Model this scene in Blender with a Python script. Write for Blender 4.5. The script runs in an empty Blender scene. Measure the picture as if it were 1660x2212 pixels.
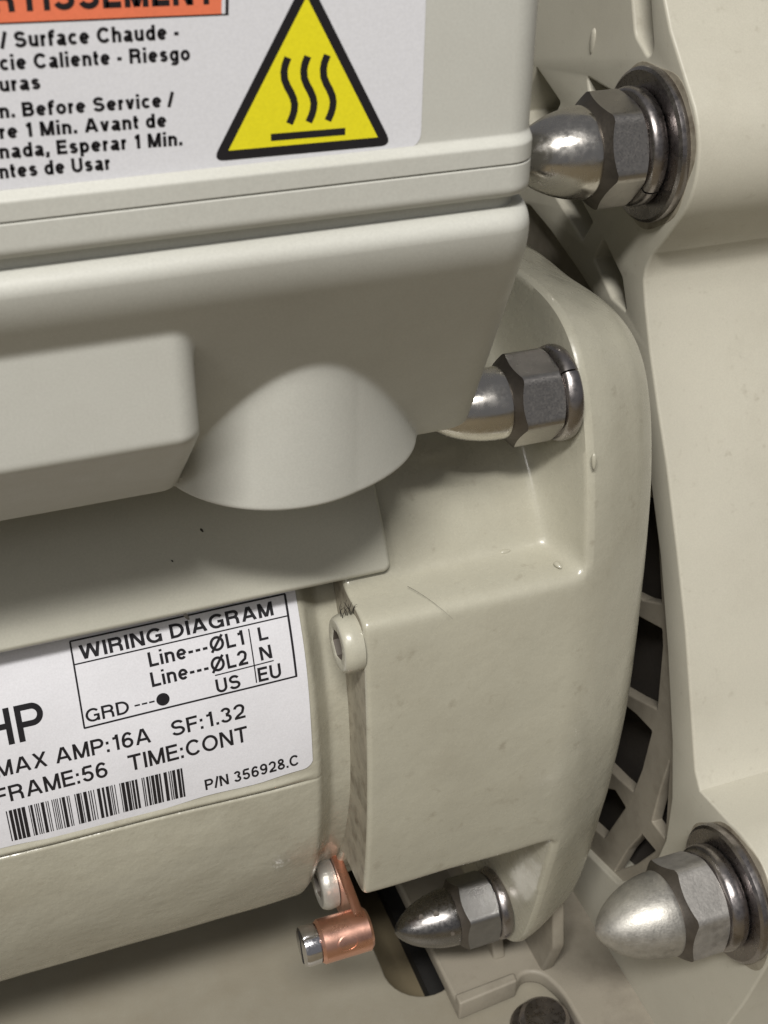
import bpy, bmesh, math, random
import numpy as np
from mathutils import Matrix, Vector

random.seed(7)
S = 0.001                      # the script works in millimetres; motor axis = world X, up = Z
PI = math.pi
scene = bpy.context.scene
COL = scene.collection

# ------------------------------------------------------------------ camera
CAM = (0.0, -183.7, 132.9)
YAW, PITCH, ROLL = 20.80, 33.74, -0.76
y_, p_, r_ = map(math.radians, (YAW, PITCH, ROLL))
fwd = Vector((math.sin(y_) * math.cos(p_), math.cos(y_) * math.cos(p_), -math.sin(p_)))
rgt = Vector((math.cos(y_), -math.sin(y_), 0.0))
dwn = fwd.cross(rgt)
R2 = rgt * math.cos(r_) + dwn * math.sin(r_)
D2 = -rgt * math.sin(r_) + dwn * math.cos(r_)
cam = bpy.data.cameras.new('camera')
co = bpy.data.objects.new('camera', cam)
COL.objects.link(co)
co.matrix_world = Matrix.Translation(Vector(CAM) * S) @ Matrix((R2, -D2, -fwd)).transposed().to_4x4()
cam.sensor_fit = 'HORIZONTAL'
cam.sensor_width = 36.0
cam.lens = 36.0 * 2785.2 / 1660.0
cam.clip_start = 0.005
cam.clip_end = 50.0
cam.dof.use_dof = True
cam.dof.focus_distance = 0.168
cam.dof.aperture_fstop = 110.0
scene.camera = co

# ------------------------------------------------------------------ light
world = bpy.data.worlds.new('World')
scene.world = world
world.use_nodes = True
bg = world.node_tree.nodes['Background']
bg.inputs['Color'].default_value = (0.97, 0.97, 1.0, 1)
bg.inputs['Strength'].default_value = 0.155


def area_light(name, loc, target, sx, sy, power, col):
    l = bpy.data.lights.new(name, 'AREA')
    l.shape = 'RECTANGLE'
    l.size, l.size_y = sx * S, sy * S
    l.energy = power
    l.color = col
    o = bpy.data.objects.new(name, l)
    COL.objects.link(o)
    o.location = Vector(loc) * S
    d = Vector(target) - Vector(loc)
    o.rotation_euler = d.to_track_quat('-Z', 'Y').to_euler()
    return o


area_light('ceiling_tube_lamp', (-270, -645, 950), (-120, -40, 20), 460, 90, 14.6, (1.0, 0.97, 0.92))
area_light('added_left_fill', (-750, -700, 650), (40, -40, 20), 300, 300, 1.6, (1.0, 0.97, 0.93))  # unseen fill lamp, added to lighten the left-facing sides

vs = scene.view_settings
vs.view_transform = 'Standard'
vs.look = 'None'
vs.gamma = 1.0
vs.exposure = 0.0

# ------------------------------------------------------------------ materials


def mat(name, color, rough=0.5, metal=0.0, coat=0.0, spec=0.5, var=0.06, vscale=0.05,
        bump=0.0, bscale=2.0, bdist=0.1, dirt=None, dirt_amt=0.0, dirt_scale=0.3, rvar=0.08,
        bump2=0.0, b2scale=0.1, b2dist=0.6, grain=0.05, stain=0.0, stain_scale=0.07, stain_col=(0.20, 0.165, 0.11)):
    """Procedural paint / metal.  All noise scales are in 1/mm of object space."""
    m = bpy.data.materials.new(name)
    m.use_nodes = True
    nt = m.node_tree
    N, L = nt.nodes, nt.links
    b = N['Principled BSDF']
    b.inputs['Metallic'].default_value = metal
    b.inputs['Specular IOR Level'].default_value = spec
    b.inputs['Coat Weight'].default_value = coat
    b.inputs['Coat Roughness'].default_value = 0.12
    tc = N.new('ShaderNodeTexCoord')

    def noise(scale, detail=4.0, r=0.55):
        n = N.new('ShaderNodeTexNoise')
        n.inputs['Scale'].default_value = scale * 1000.0
        n.inputs['Detail'].default_value = detail
        n.inputs['Roughness'].default_value = r
        L.new(tc.outputs['Object'], n.inputs['Vector'])
        return n

    n1 = noise(vscale, 5)
    n0 = noise(4.0, 2)
    g0 = N.new('ShaderNodeMapRange')
    g0.inputs['From Min'].default_value = 0.25
    g0.inputs['From Max'].default_value = 0.75
    g0.inputs['To Min'].default_value = 1.0 - grain
    g0.inputs['To Max'].default_value = 1.0 + grain
    L.new(n0.outputs['Fac'], g0.inputs['Value'])
    mr = N.new('ShaderNodeMapRange')
    mr.inputs['From Min'].default_value = 0.3
    mr.inputs['From Max'].default_value = 0.7
    mr.inputs['To Min'].default_value = 1.0 - var
    mr.inputs['To Max'].default_value = 1.0 + var
    L.new(n1.outputs['Fac'], mr.inputs['Value'])
    mul = N.new('ShaderNodeVectorMath')
    mul.operation = 'SCALE'
    mul.inputs[0].default_value = color[:3]
    mg = N.new('ShaderNodeMath')
    mg.operation = 'MULTIPLY'
    L.new(mr.outputs['Result'], mg.inputs[0])
    L.new(g0.outputs['Result'], mg.inputs[1])
    L.new(mg.outputs['Value'], mul.inputs['Scale'])
    colout = mul.outputs['Vector']
    if dirt is not None:
        n2 = noise(dirt_scale, 7, 0.65)
        dr = N.new('ShaderNodeMapRange')
        dr.inputs['From Min'].default_value = 0.62 - dirt_amt * 0.3
        dr.inputs['From Max'].default_value = 0.78 - dirt_amt * 0.2
        dr.inputs['To Min'].default_value = 0.0
        dr.inputs['To Max'].default_value = min(1.0, 0.45 + dirt_amt * 0.55)
        L.new(n2.outputs['Fac'], dr.inputs['Value'])
        mx = N.new('ShaderNodeMix')
        mx.data_type = 'RGBA'
        L.new(dr.outputs['Result'], mx.inputs['Factor'])
        L.new(colout, mx.inputs['A'])
        mx.inputs['B'].default_value = (*dirt, 1)
        colout = mx.outputs['Result']
    if stain > 0:
        ns = noise(stain_scale, 8, 0.7)
        sr = N.new('ShaderNodeMapRange')
        sr.inputs['From Min'].default_value = 0.46
        sr.inputs['From Max'].default_value = 0.72
        sr.inputs['To Min'].default_value = 0.0
        sr.inputs['To Max'].default_value = stain
        L.new(ns.outputs['Fac'], sr.inputs['Value'])
        ms = N.new('ShaderNodeMix')
        ms.data_type = 'RGBA'
        L.new(sr.outputs['Result'], ms.inputs['Factor'])
        L.new(colout, ms.inputs['A'])
        ms.inputs['B'].default_value = (*stain_col, 1)
        colout = ms.outputs['Result']
    L.new(colout, b.inputs['Base Color'])
    n3 = noise(vscale * 6, 5)
    rr = N.new('ShaderNodeMapRange')
    rr.inputs['From Min'].default_value = 0.3
    rr.inputs['From Max'].default_value = 0.7
    rr.inputs['To Min'].default_value = max(0.02, rough - rvar)
    rr.inputs['To Max'].default_value = min(1.0, rough + rvar)
    L.new(n3.outputs['Fac'], rr.inputs['Value'])
    L.new(rr.outputs['Result'], b.inputs['Roughness'])
    last = None
    for st, sc, di in ((bump, bscale, bdist), (bump2, b2scale, b2dist)):
        if st > 0:
            nb = noise(sc, 4)
            bp = N.new('ShaderNodeBump')
            bp.inputs['Strength'].default_value = st
            bp.inputs['Distance'].default_value = di * S
            L.new(nb.outputs['Fac'], bp.inputs['Height'])
            if last is not None:
                L.new(last.outputs['Normal'], bp.inputs['Normal'])
            last = bp
    if last is not None:
        L.new(last.outputs['Normal'], b.inputs['Normal'])
    return m


M = {}
M['plastic'] = mat('box_plastic', (0.525, 0.525, 0.483), 0.48, stain=0.10, stain_scale=0.03, var=0.02, bump=0.25, bscale=3.0, bdist=0.02, spec=0.4)
M['paint'] = mat('almond_motor_paint', (0.43, 0.414, 0.335), 0.27, rvar=0.10, stain=0.15, stain_scale=0.06, var=0.04, bump=0.2, bscale=0.9, bdist=0.04,
                 bump2=0.6, b2scale=0.12, b2dist=0.35, coat=0.12, dirt=(0.20, 0.17, 0.12), dirt_amt=0.05, dirt_scale=0.35)
M['shell'] = mat('almond_shell_paint', (0.425, 0.409, 0.333), 0.26, rvar=0.12, stain=0.18, stain_scale=0.07, var=0.05, bump=0.25, bscale=0.8, bdist=0.05,
                 bump2=0.8, b2scale=0.16, b2dist=0.45, coat=0.3, dirt=(0.22, 0.19, 0.14), dirt_amt=0.04, dirt_scale=0.4)
M['saddle'] = mat('grey_beige_saddle', (0.44, 0.43, 0.365), 0.4, var=0.05, bump=0.25, bscale=2.0, bdist=0.03)
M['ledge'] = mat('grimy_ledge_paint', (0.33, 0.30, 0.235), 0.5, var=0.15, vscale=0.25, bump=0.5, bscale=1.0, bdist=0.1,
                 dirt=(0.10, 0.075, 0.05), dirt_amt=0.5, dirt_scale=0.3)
M['flange'] = mat('almond_cast_plastic', (0.515, 0.493, 0.415), 0.45, stain=0.16, stain_scale=0.035, var=0.03, bump=0.3, bscale=1.6, bdist=0.03, spec=0.4,
                  dirt=(0.25, 0.22, 0.16), dirt_amt=0.03, dirt_scale=0.5)
M['web'] = mat('shade_darkened_cast', (0.29, 0.262, 0.212), 0.55, stain=0.45, stain_scale=0.08, stain_col=(0.10, 0.08, 0.06), var=0.06, bump=0.3, bscale=1.0, bdist=0.05)  # same casting as the flange, darkened to paint in its shadow
M['base'] = mat('beige_base_plastic', stain=0.35, stain_scale=0.04, color=(0.30, 0.277, 0.222), rough=0.5, var=0.05, bump=0.2, bscale=1.2, bdist=0.03)
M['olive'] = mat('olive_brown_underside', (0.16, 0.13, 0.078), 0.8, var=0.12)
M['void2'] = mat('painted_shade_interior', (0.045, 0.038, 0.032), 0.8, var=0.1)  # deep shade of pockets and windows painted in as near-black
M['black_void'] = mat('flat_black', (0.012, 0.011, 0.010), 0.8, var=0.1)
M['steel'] = mat('polished_steel', grain=0.0, color=(0.62, 0.595, 0.56), rough=0.24, metal=1.0, var=0.07, vscale=0.15, rvar=0.09, bump=0.12, bscale=1.5,
                 bdist=0.04, dirt=(0.12, 0.10, 0.085), dirt_amt=0.10, dirt_scale=0.16)
M['steel_hex'] = mat('scuffed_steel_flats', grain=0.0, color=(0.44, 0.42, 0.40), rough=0.36, metal=1.0, var=0.07, vscale=0.6, rvar=0.10, bump=0.3, bscale=1.2,
                     bdist=0.06)
M['gun'] = mat('gunmetal_dome', grain=0.0, color=(0.27, 0.26, 0.255), rough=0.28, metal=1.0, var=0.14, vscale=0.3, rvar=0.08, bump=0.12, bscale=1.0,
               bdist=0.03, dirt=(0.05, 0.045, 0.04), dirt_amt=0.15, dirt_scale=0.16)
M['gun_hex'] = mat('gunmetal_flats', grain=0.0, color=(0.28, 0.275, 0.27), rough=0.42, metal=0.95, var=0.08, vscale=0.6, bump=0.3, bscale=2.0, bdist=0.05)
M['zinc'] = mat('chalky_zinc_dome', (0.46, 0.445, 0.41), 0.46, 0.8, var=0.14, vscale=0.5, rvar=0.10, bump=0.5, bscale=2.2,
                bdist=0.06, dirt=(0.09, 0.075, 0.065), dirt_amt=0.30, dirt_scale=0.14)
M['zinc_hex'] = mat('chalky_zinc_flats', (0.40, 0.385, 0.365), 0.5, 0.7, var=0.14, vscale=0.5, bump=0.6, bscale=2.0,
                    bdist=0.07, dirt=(0.08, 0.07, 0.06), dirt_amt=0.30, dirt_scale=0.16)
M['washer'] = mat('dark_washer_steel', grain=0.0, color=(0.36, 0.335, 0.33), rough=0.30, metal=1.0, var=0.12, vscale=0.2, bump=0.15, bscale=1.0, bdist=0.04,
                  dirt=(0.06, 0.05, 0.045), dirt_amt=0.25, dirt_scale=0.16)
M['collar'] = mat('grimy_nut_collar', color=(0.13, 0.115, 0.10), rough=0.45, metal=0.8, var=0.15, vscale=0.4, bump=0.3, bscale=1.0, bdist=0.06, grain=0.0)
M['chrome'] = mat('bright_set_screw_steel', grain=0.0, color=(0.72, 0.71, 0.74), rough=0.14, metal=1.0, var=0.06, vscale=0.5)
M['copper'] = mat('copper', (0.92, 0.52, 0.40), 0.30, 1.0, var=0.10, vscale=0.10, rvar=0.05, bump=0.25, bscale=0.45, bdist=0.08,
                  dirt=(0.30, 0.12, 0.07), dirt_amt=0.14, dirt_scale=0.2, grain=0.0)
M['copper_dark'] = mat('hole_shade_copper', (0.20, 0.075, 0.045), 0.5, 0.8, var=0.1, grain=0.0)  # darkened copper; the hole's inner shade is put into the colour
M['screw_paint'] = mat('painted_screw', (0.46, 0.445, 0.365), 0.32, var=0.06, vscale=0.3, bump=0.4, bscale=1.0, bdist=0.06, coat=0.3)
M['screw_chip'] = mat('chipped_painted_screw', (0.47, 0.46, 0.42), 0.38, 0.45, var=0.08, vscale=0.4, bump=0.8, bscale=0.9, bdist=0.15,
                      dirt=(0.07, 0.06, 0.05), dirt_amt=0.18, dirt_scale=0.6)
M['socket'] = mat('dark_socket', (0.10, 0.085, 0.07), 0.6, var=0.1)
M['white'] = mat('white_sticker', (0.70, 0.705, 0.745), 0.36, var=0.015, spec=0.4)
M['white2'] = mat('white_nameplate', (0.70, 0.70, 0.74), 0.33, var=0.03, vscale=0.08, bump2=0.5, b2scale=0.13, b2dist=0.30)
M['ink'] = mat('black_ink', (0.012, 0.011, 0.014), 0.42, var=0.05)
M['yellow'] = mat('yellow_print', (0.80, 0.72, 0.02), 0.36, var=0.02)
M['orange'] = mat('orange_print', (0.80, 0.20, 0.10), 0.36, var=0.02)
M['lint'] = mat('dark_lint', (0.03, 0.026, 0.02), 0.8)

# ------------------------------------------------------------------ object helpers
ORIGIN = {}


def thing(name, label, cat, loc):
    o = bpy.data.objects.new(name, None)
    o.empty_display_size = 0.01
    o.location = Vector(loc) * S
    COL.objects.link(o)
    o['label'] = label
    o['category'] = cat
    ORIGIN[o] = np.array(loc, float)
    return o


def part(name, verts, faces, m, parent=None, smooth=30, mats=None, label=None, recalc=True):
    """mesh object from world-space millimetre vertices, child of parent"""
    org = ORIGIN.get(parent, np.zeros(3))
    v = (np.asarray(verts, float) - org) * S
    me = bpy.data.meshes.new(name)
    me.from_pydata(v.tolist(), [], [tuple(f) for f in faces])
    if recalc:
        bm = bmesh.new()
        bm.from_mesh(me)
        bmesh.ops.recalc_face_normals(bm, faces=bm.faces)
        bm.to_mesh(me)
        bm.free()
    me.update()
    me.materials.append(m)
    if smooth:
        me.shade_smooth()
        me.set_sharp_from_angle(angle=math.radians(smooth))
    o = bpy.data.objects.new(name, me)
    COL.objects.link(o)
    if parent is not None:
        o.parent = parent
        ORIGIN[o] = org
    if label:
        o['label'] = label
    return o


def grid_faces(nr, nc, close_c=False, off=0):
    f = []
    for i in range(nr - 1):
        for j in range(nc if close_c else nc - 1):
            k = (j + 1) % nc
            f.append((off + i * nc + j, off + i * nc + k, off + (i + 1) * nc + k, off + (i + 1) * nc + j))
    return f


def polar_mesh(xs, ths, rfun, close=False):
    """surface r(x, theta) about the motor axis; theta from the front (-Y) towards up (+Z), radians"""
    xs, ths = np.asarray(xs, float), np.asarray(ths, float)
    X, T = np.meshgrid(xs, ths, indexing='ij')
    Rr = rfun(X, T)
    V = np.stack([X, -Rr * np.cos(T), Rr * np.sin(T)], -1).reshape(-1, 3)
    return V, grid_faces(len(xs), len(ths), close)


def lathe(profile, yc, zc, n=64, a0=0.0, a1=2 * PI):
    """profile [(x, r)] about the line parallel to X through (yc, zc)"""
    full = abs(a1 - a0 - 2 * PI) < 1e-6
    k = n if full else n + 1
    V = []
    for (x, r) in profile:
        for j in range(k):
            a = a0 + (a1 - a0) * j / n
            V.append((x, yc + r * math.cos(a), zc + r * math.sin(a)))
    return V, grid_faces(len(profile), k, full)


def extrude_outline(outlines, axis, lo, hi, bevel=0.0, res=2):
    """filled outlines (first outer, then holes) extruded along an axis; real holes, rounded rims"""
    cu = bpy.data.curves.new('tmp', 'CURVE')
    cu.dimensions = '2D'
    cu.fill_mode = 'BOTH'
    cu.extrude = max(1e-4, (hi - lo) / 2 - bevel)
    cu.bevel_depth = bevel
    cu.bevel_resolution = res
    cu.offset = -bevel
    for pts in outlines:
        sp = cu.splines.new('POLY')
        sp.points.add(len(pts) - 1)
        for p, q in zip(sp.points, pts):
            p.co = (q[0], q[1], 0, 1)
        sp.use_cyclic_u = True
    ob = bpy.data.objects.new('tmp', cu)
    COL.objects.link(ob)
    dg = bpy.context.evaluated_depsgraph_get()
    me = bpy.data.meshes.new_from_object(ob.evaluated_get(dg))
    mid = (lo + hi) / 2
    V = []
    for v in me.vertices:
        a, b, c = v.co
        if axis == 'X':
            V.append((mid + c, a, b))
        elif axis == 'Y':
            V.append((a, mid + c, b))
        else:
            V.append((a, b, mid + c))
    F = [tuple(p.vertices) for p in me.polygons]
    bpy.data.objects.remove(ob)
    bpy.data.curves.remove(cu)
    bpy.data.meshes.remove(me)
    return V, F


def weld(V, F, d=1e-4):
    bm = bmesh.new()
    vs_ = [bm.verts.new(v) for v in V]
    for f in F:
        try:
            bm.faces.new([vs_[i] for i in f])
        except ValueError:
            pass
    bmesh.ops.remove_doubles(bm, verts=bm.verts, dist=d)
    bm.verts.index_update()
    V2 = [tuple(v.co) for v in bm.verts]
    F2 = [tuple(v.index for v in f.verts) for f in bm.faces]
    bm.free()
    return V2, F2


def arc(cx, cy, r, a0, a1, n=10):
    return [(cx + r * math.cos(math.radians(a0 + (a1 - a0) * i / n)), cy + r * math.sin(math.radians(a0 + (a1 - a0) * i / n)))
            for i in range(n + 1)]


def round_poly(pts, r, n=6):
    """polygon with its corners rounded by radius r (or per-corner list)"""
    out = []
    k = len(pts)
    for i in range(k):
        p0, p1, p2 = (np.array(pts[(i + d) % k], float) for d in (-1, 0, 1))
        ri = r[i] if isinstance(r, (list, tuple)) else r
        d0, d2 = p0 - p1, p2 - p1
        l0, l2 = np.linalg.norm(d0), np.linalg.norm(d2)
        if ri <= 0:
            out.append(tuple(p1))
            continue
        t = min(ri, l0 * 0.49, l2 * 0.49)
        a, b = p1 + d0 / l0 * t, p1 + d2 / l2 * t
        for j in range(n + 1):
            u = j / n
            out.append(tuple((1 - u) ** 2 * a + 2 * u * (1 - u) * p1 + u * u * b))
    return out


def stroke(pts, w, closed=False):
    """flat ribbon of width w along a 2D polyline"""
    P = np.array(pts, float)
    if closed:
        P = np.vstack([P, P[:1]])
    V, F = [], []
    for i in range(len(P)):
        t = P[min(i + 1, len(P) - 1)] - P[max(i - 1, 0)]
        t /= np.linalg.norm(t)
        n = np.array([-t[1], t[0]]) * w / 2
        V += [tuple(P[i] + n), tuple(P[i] - n)]
    for i in range(len(P) - 1):
        F.append((2 * i, 2 * i + 1, 2 * i + 3, 2 * i + 2))
    return np.array(V), F


# ------------------------------------------------------------------ lettering (a plain grotesque drawn with strokes)
def ell(cx, cy, rx, ry, a0, a1, n=18):
    return [(cx + rx * math.cos(math.radians(a0 + (a1 - a0) * i / n)), cy + ry * math.sin(math.radians(a0 + (a1 - a0) * i / n)))
            for i in range(n + 1)]


def bowl(x0, xr, yt, yb):
    r = (yt - yb) / 2
    rx = min(r, (xr - x0) * 0.75)
    return [(x0, yt)] + ell(xr - rx, (yt + yb) / 2, rx, r, 90, -90, 16) + [(x0, yb)]


XH = 0.735


def glyph(c, h):
    """strokes (centre lines), advance width; capital height 1, half stroke h"""
    x = XH
    if c == ' ':
        return [], 0.22
    if c in 'OØ':
        g = [ell(.47, .5, .47 - h, .51 - h, 0, 360, 36)]
        if c == 'Ø':
            g.append([(.06, -.04), (.88, 1.04)])
        return g, .94
    if c == 'A':
        return [[(h, 0), (.45 - .02, 1)], [(.90 - h, 0), (.45 + .02, 1)], [(.19, .30), (.71, .30)]], .90
    if c == 'B':
        return [[(h, 0), (h, 1)], bowl(h, .72 - h, 1 - h, .53), bowl(h, .76 - h, .53, h)], .76
    if c == 'C':
        return [ell(.45, .5, .45 - h, .51 - h, 38, 322, 30)], .84
    if c == 'D':
        return [[(h, 0), (h, 1)], bowl(h, .82 - h, 1 - h, h)], .82
    if c == 'E':
        return [[(h, 0), (h, 1)], [(h, 1 - h), (.66, 1 - h)], [(h, .52), (.62, .52)], [(h, h), (.68, h)]], .68
    if c == 'F':
        return [[(h, 0), (h, 1)], [(h, 1 - h), (.64, 1 - h)], [(h, .51), (.58, .51)]], .64
    if c == 'G':
        return [ell(.47, .5, .47 - h, .51 - h, 40, 330, 30), [(.52, .46), (.88, .46)], [(.88 - h, .5), (.88 - h, .02)]], .90
    if c == 'H':
        return [[(h, 0), (h, 1)], [(.78 - h, 0), (.78 - h, 1)], [(h, .52), (.78 - h, .52)]], .78
    if c == 'I':
        return [[(h, 0), (h, 1)]], 2 * h
    if c == 'L':
        return [[(h, 0), (h, 1)], [(h, h), (.60, h)]], .60
    if c == 'M':
        return [[(h, 0), (h, 1)], [(.90 - h, 0), (.90 - h, 1)], [(h * 1.1, 1), (.45, 0)], [(.90 - h * 1.1, 1), (.45, 0)]], .90
    if c == 'N':
        return [[(h, 0), (h, 1)], [(.78 - h, 0), (.78 - h, 1)], [(h * 1.1, 1), (.78 - h * 1.1, 0)]], .78
    if c == 'P':
        return [[(h, 0), (h, 1)], bowl(h, .74 - h, 1 - h, .46)], .74
    if c == 'R':
        return [[(h, 0), (h, 1)], bowl(h, .76 - h, 1 - h, .50), ell(.46, .28, .76 - h - .46, .22, 90, 0, 8) + [(.77 - h, 0)]], .80
    if c == 'S':
        yt, yb, m = 1 + .01 - h, h - .01, .515
        return [ell(.39, (yt + m) / 2, .36 - h, (yt - m) / 2, 18, 270, 20) + ell(.39, (m + yb) / 2, .39 - h, (m - yb) / 2, 90, -163, 20)], .78
    if c == 'T':
        return [[(0, 1 - h), (.76, 1 - h)], [(.38, 0), (.38, 1)]], .76
    if c == 'U':
        return [[(h, 1), (h, .36)] + ell(.38, .36, .38 - h, .37 - h, 180, 360, 18) + [(.76 - h, 1)]], .76
    if c == 'W':
        return [[(h, 1), (.30, 0)], [(.30, 0), (.60, 1)], [(.60, 1), (.90, 0)], [(.90, 0), (1.20 - h, 1)]], 1.20
    if c == 'X':
        return [[(h, 0), (.80 - h, 1)], [(h, 1), (.80 - h, 0)]], .80
    # digits
    if c == '1':
        return [[(.42 - h, 0), (.42 - h, 1)], [(.08, .78), (.26, .80), (.42 - h, .98)]], .46
    if c == '2':
        return [ell(.33, .70, .33 - h, .31 - h, 175, -25, 16) + [(.50, .42), (.20, .22), (h * 1.1, h)], [(.02, h), (.66, h)]], .66
    if c == '3':
        return [ell(.32, .74, .29 - h, .27 - h, 165, -90, 16), ell(.32, .275, .33 - h, .285 - h, 90, -168, 16)], .66
    if c == '5':
        return [[(.14, 1 - h), (.62, 1 - h)], [(.15, 1 - h), (.09, .47)], ell(.32, .32, .33 - h, .33 - h, 140, -165, 20)], .66
    if c == '6':
        return [ell(.33, .315, .33 - h, .325 - h, 0, 360, 28), ell(.36, .48, .36 - h, .52 - h, 45, 190, 16)], .66
    if c == '9':
        return [ell(.33, .685, .33 - h, .325 - h, 0, 360, 28), ell(.30, .52, .36 - h, .52 - h, 10, -135, 16)], .66
    if c == '8':
        return [ell(.33, .75, .28 - h, .26 - h, 0, 360, 26), ell(.33, .275, .33 - h, .285 - h, 0, 360, 26)], .66
    # punctuation
    if c == ':':
        return [[(h, 0), (h, 2.3 * h)], [(h, .50), (h, .50 + 2.3 * h)]], 2 * h + .04
    if c == '.':
        return [[(h, 0), (h, 2.2 * h)]], 2 * h
    if c == ',':
        return [[(h, 2.2 * h), (h, .04), (h * .5, -.15)]], 2 * h
    if c == '/':
        return [[(0, -.03), (.30, 1.03)]], .30
    if c == '-':
        return [[(0, .36), (.30, .36)]], .30
    # lower case
    if c == 'a':
        return [ell(.30, x - .21, .27 - h, .22 - h, 165, 0, 12) + [(.57 - h, .10), (.62 - h * .4, .02)],
                [(.57 - h, x * .57)] + ell(.24, .20, .24 - h, .21 - h, 90, 290, 16) + [(.57 - h, .16)]], .60
    if c == 'c':
        return [ell(.32, x / 2, .32 - h, x / 2 + .01 - h, 42, 318, 24)], .58
    if c == 'd':
        return [ell(.31, x / 2, .31 - h, x / 2 + .01 - h, 0, 360, 28), [(.62 - h, 0), (.62 - h, 1)]], .62
    if c == 'e':
        return [ell(.32, x / 2, .32 - h, x / 2 + .01 - h, 0, 318, 26), [(h, x / 2), (.64 - h, x / 2)]], .64
    if c == 'f':
        return [ell(.13 + .25, 1.02 - .26, .25, .26 - h, 82, 180, 10) + [(.13, 0)], [(0, x - h), (.36, x - h)]], .38
    if c == 'g':
        return [ell(.31, x / 2, .31 - h, x / 2 + .01 - h, 0, 360, 28), [(.62 - h, x)] + ell(.31, -.06, .31 - h, .22 - h, 0, -150, 14)], .62
    if c == 'h':
        return [[(h, 0), (h, 1)], ell(.30, x - .26, .30 - h, .26 - h, 180, 0, 14) + [(.60 - h, 0)]], .60
    if c == 'i':
        return [[(h, 0), (h, x)], [(h, 1.03 - 1.6 * h), (h, 1.03)]], 2 * h
    if c == 'l':
        return [[(h, 0), (h, 1)]], 2 * h
    if c == 'n':
        return [[(h, 0), (h, x)], ell(.30, x - .26, .30 - h, .26 - h, 180, 0, 14) + [(.60 - h, 0)]], .60
    if c == 'o':
        return [ell(.33, x / 2, .33 - h, x / 2 + .01 - h, 0, 360, 28)], .66
    if c == 'p':
        return [ell(.31, x / 2, .31 - h, x / 2 + .01 - h, 0, 360, 28), [(h, -.26), (h, x)]], .62
    if c == 'r':
        return [[(h, 0), (h, x)], ell(.34, x - .30, .34 - h, .30 - h, 180, 92, 8)], .36
    if c == 's':
        yt, yb, m = x + .01 - h, h - .01, x * .52
        return [ell(.28, (yt + m) / 2, .26 - h, (yt - m) / 2, 20, 270, 16) + ell(.28, (m + yb) / 2, .28 - h, (m - yb) / 2, 90, -160, 16)], .56
    if c == 't':
        return [[(.14, x + .20), (.14, .16)] + ell(.14 + .14, .16, .14, .16 - h, 180, 280, 8), [(0, x - h), (.33, x - h)]], .34
    if c == 'u':
        return [[(.60 - h, 0), (.60 - h, x)], [(h, x), (h, .26)] + ell(.30, .26, .30 - h, .26 - h, 180, 360, 14)], .60
    if c == 'v':
        return [[(h * .9, x), (.29, 0)], [(.58 - h * .9, x), (.29, 0)]], .58
    return [], .3


DIAG = set('AMNWXv')


def subdivide(pl, step):
    out_ = [pl[0]]
    for p, q in zip(pl[:-1], pl[1:]):
        n = max(1, int(math.hypot(q[0] - p[0], q[1] - p[1]) / step))
        out_ += [(p[0] + (q[0] - p[0]) * i / n, p[1] + (q[1] - p[1]) * i / n) for i in range(1, n + 1)]
    return out_



def text_shape(s, weight=0.11):
    h = weight / 2
    pen, V, F = 0.0, [], []
    for ch in s:
        st, adv = glyph(ch, h)
        for pl in st:
            v, f = stroke(subdivide(pl, 0.07), weight)
            if ch in DIAG:
                v[:, 1] = np.clip(v[:, 1], 0, XH if ch == 'v' else 1)
            o = len(V)
            V += [(a + pen, b) for a, b in v]
            F += [tuple(i + o for i in q) for q in f]
        pen += adv + 0.13 + (0.04 if ch in '-' else 0)
    return np.array(V), F


def lay_text(s, a0, b0, a1, b1, cap, weight=0.11):
    """2D verts of a text line whose ink runs from (a0,b0) to (a1,b1) with the given capital height"""
    V, F = text_shape(s, weight)
    V = V - np.array([V[:, 0].min(), 0])
    w = V[:, 0].max()
    L = math.hypot(a1 - a0, b1 - b0)
    u = np.array([(a1 - a0), (b1 - b0)]) / L
    n = np.array([-u[1], u[0]])
    P = np.array([a0, b0]) + np.outer(V[:, 0] * L / w, u) + np.outer(V[:, 1] * cap, n)
    return P, F


def join2(*parts):
    V, F, o = [], [], 0
    for v, f in parts:
        V.append(np.asarray(v, float))
        F += [tuple(i + o for i in q) for q in f]
        o += len(v)
    return np.vstack(V), F


def fan(pts):
    return np.array(pts, float), [tuple(range(len(pts)))]


# ================================================================== SETTING
gx, gy = 1500, 1500
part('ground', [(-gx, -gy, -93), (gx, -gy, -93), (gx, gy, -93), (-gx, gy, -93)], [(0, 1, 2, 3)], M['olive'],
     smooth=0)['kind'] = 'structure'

# ================================================================== MOTOR
motor = thing('electric_motor', 'almond painted electric motor with white nameplate and cast end bell under the control box',
              'motor', (0, 0, -60))

# ---- shell -------------------------------------------------------
SH_R = 60.0


def smooth01(t):
    t = np.clip(t, 0, 1)
    return t * t * (3 - 2 * t)


def shell_r(X, T):
    s = T * SH_R
    r = SH_R + 0 * X
    fade = 1 - smooth01((X - 30) / 10.0)
    g = 2.25 - 0.012 * (X + 5)
    r = r + fade * (0.45 * np.exp(-((s - g - 0.95) / 0.55) ** 2) - 0.55 * np.exp(-((s - g) / 0.22) ** 2))
    r = r + 0.25 * (1 - smooth01((s + 8) / 10.0)) * fade
    r = r + 0.10 * np.sin(X * 0.21 + 1.3) * np.sin(s * 0.33 + 0.5)
    r = r - 3.2 * smooth01((X - 37.5) / 3.5)
    return r


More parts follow.
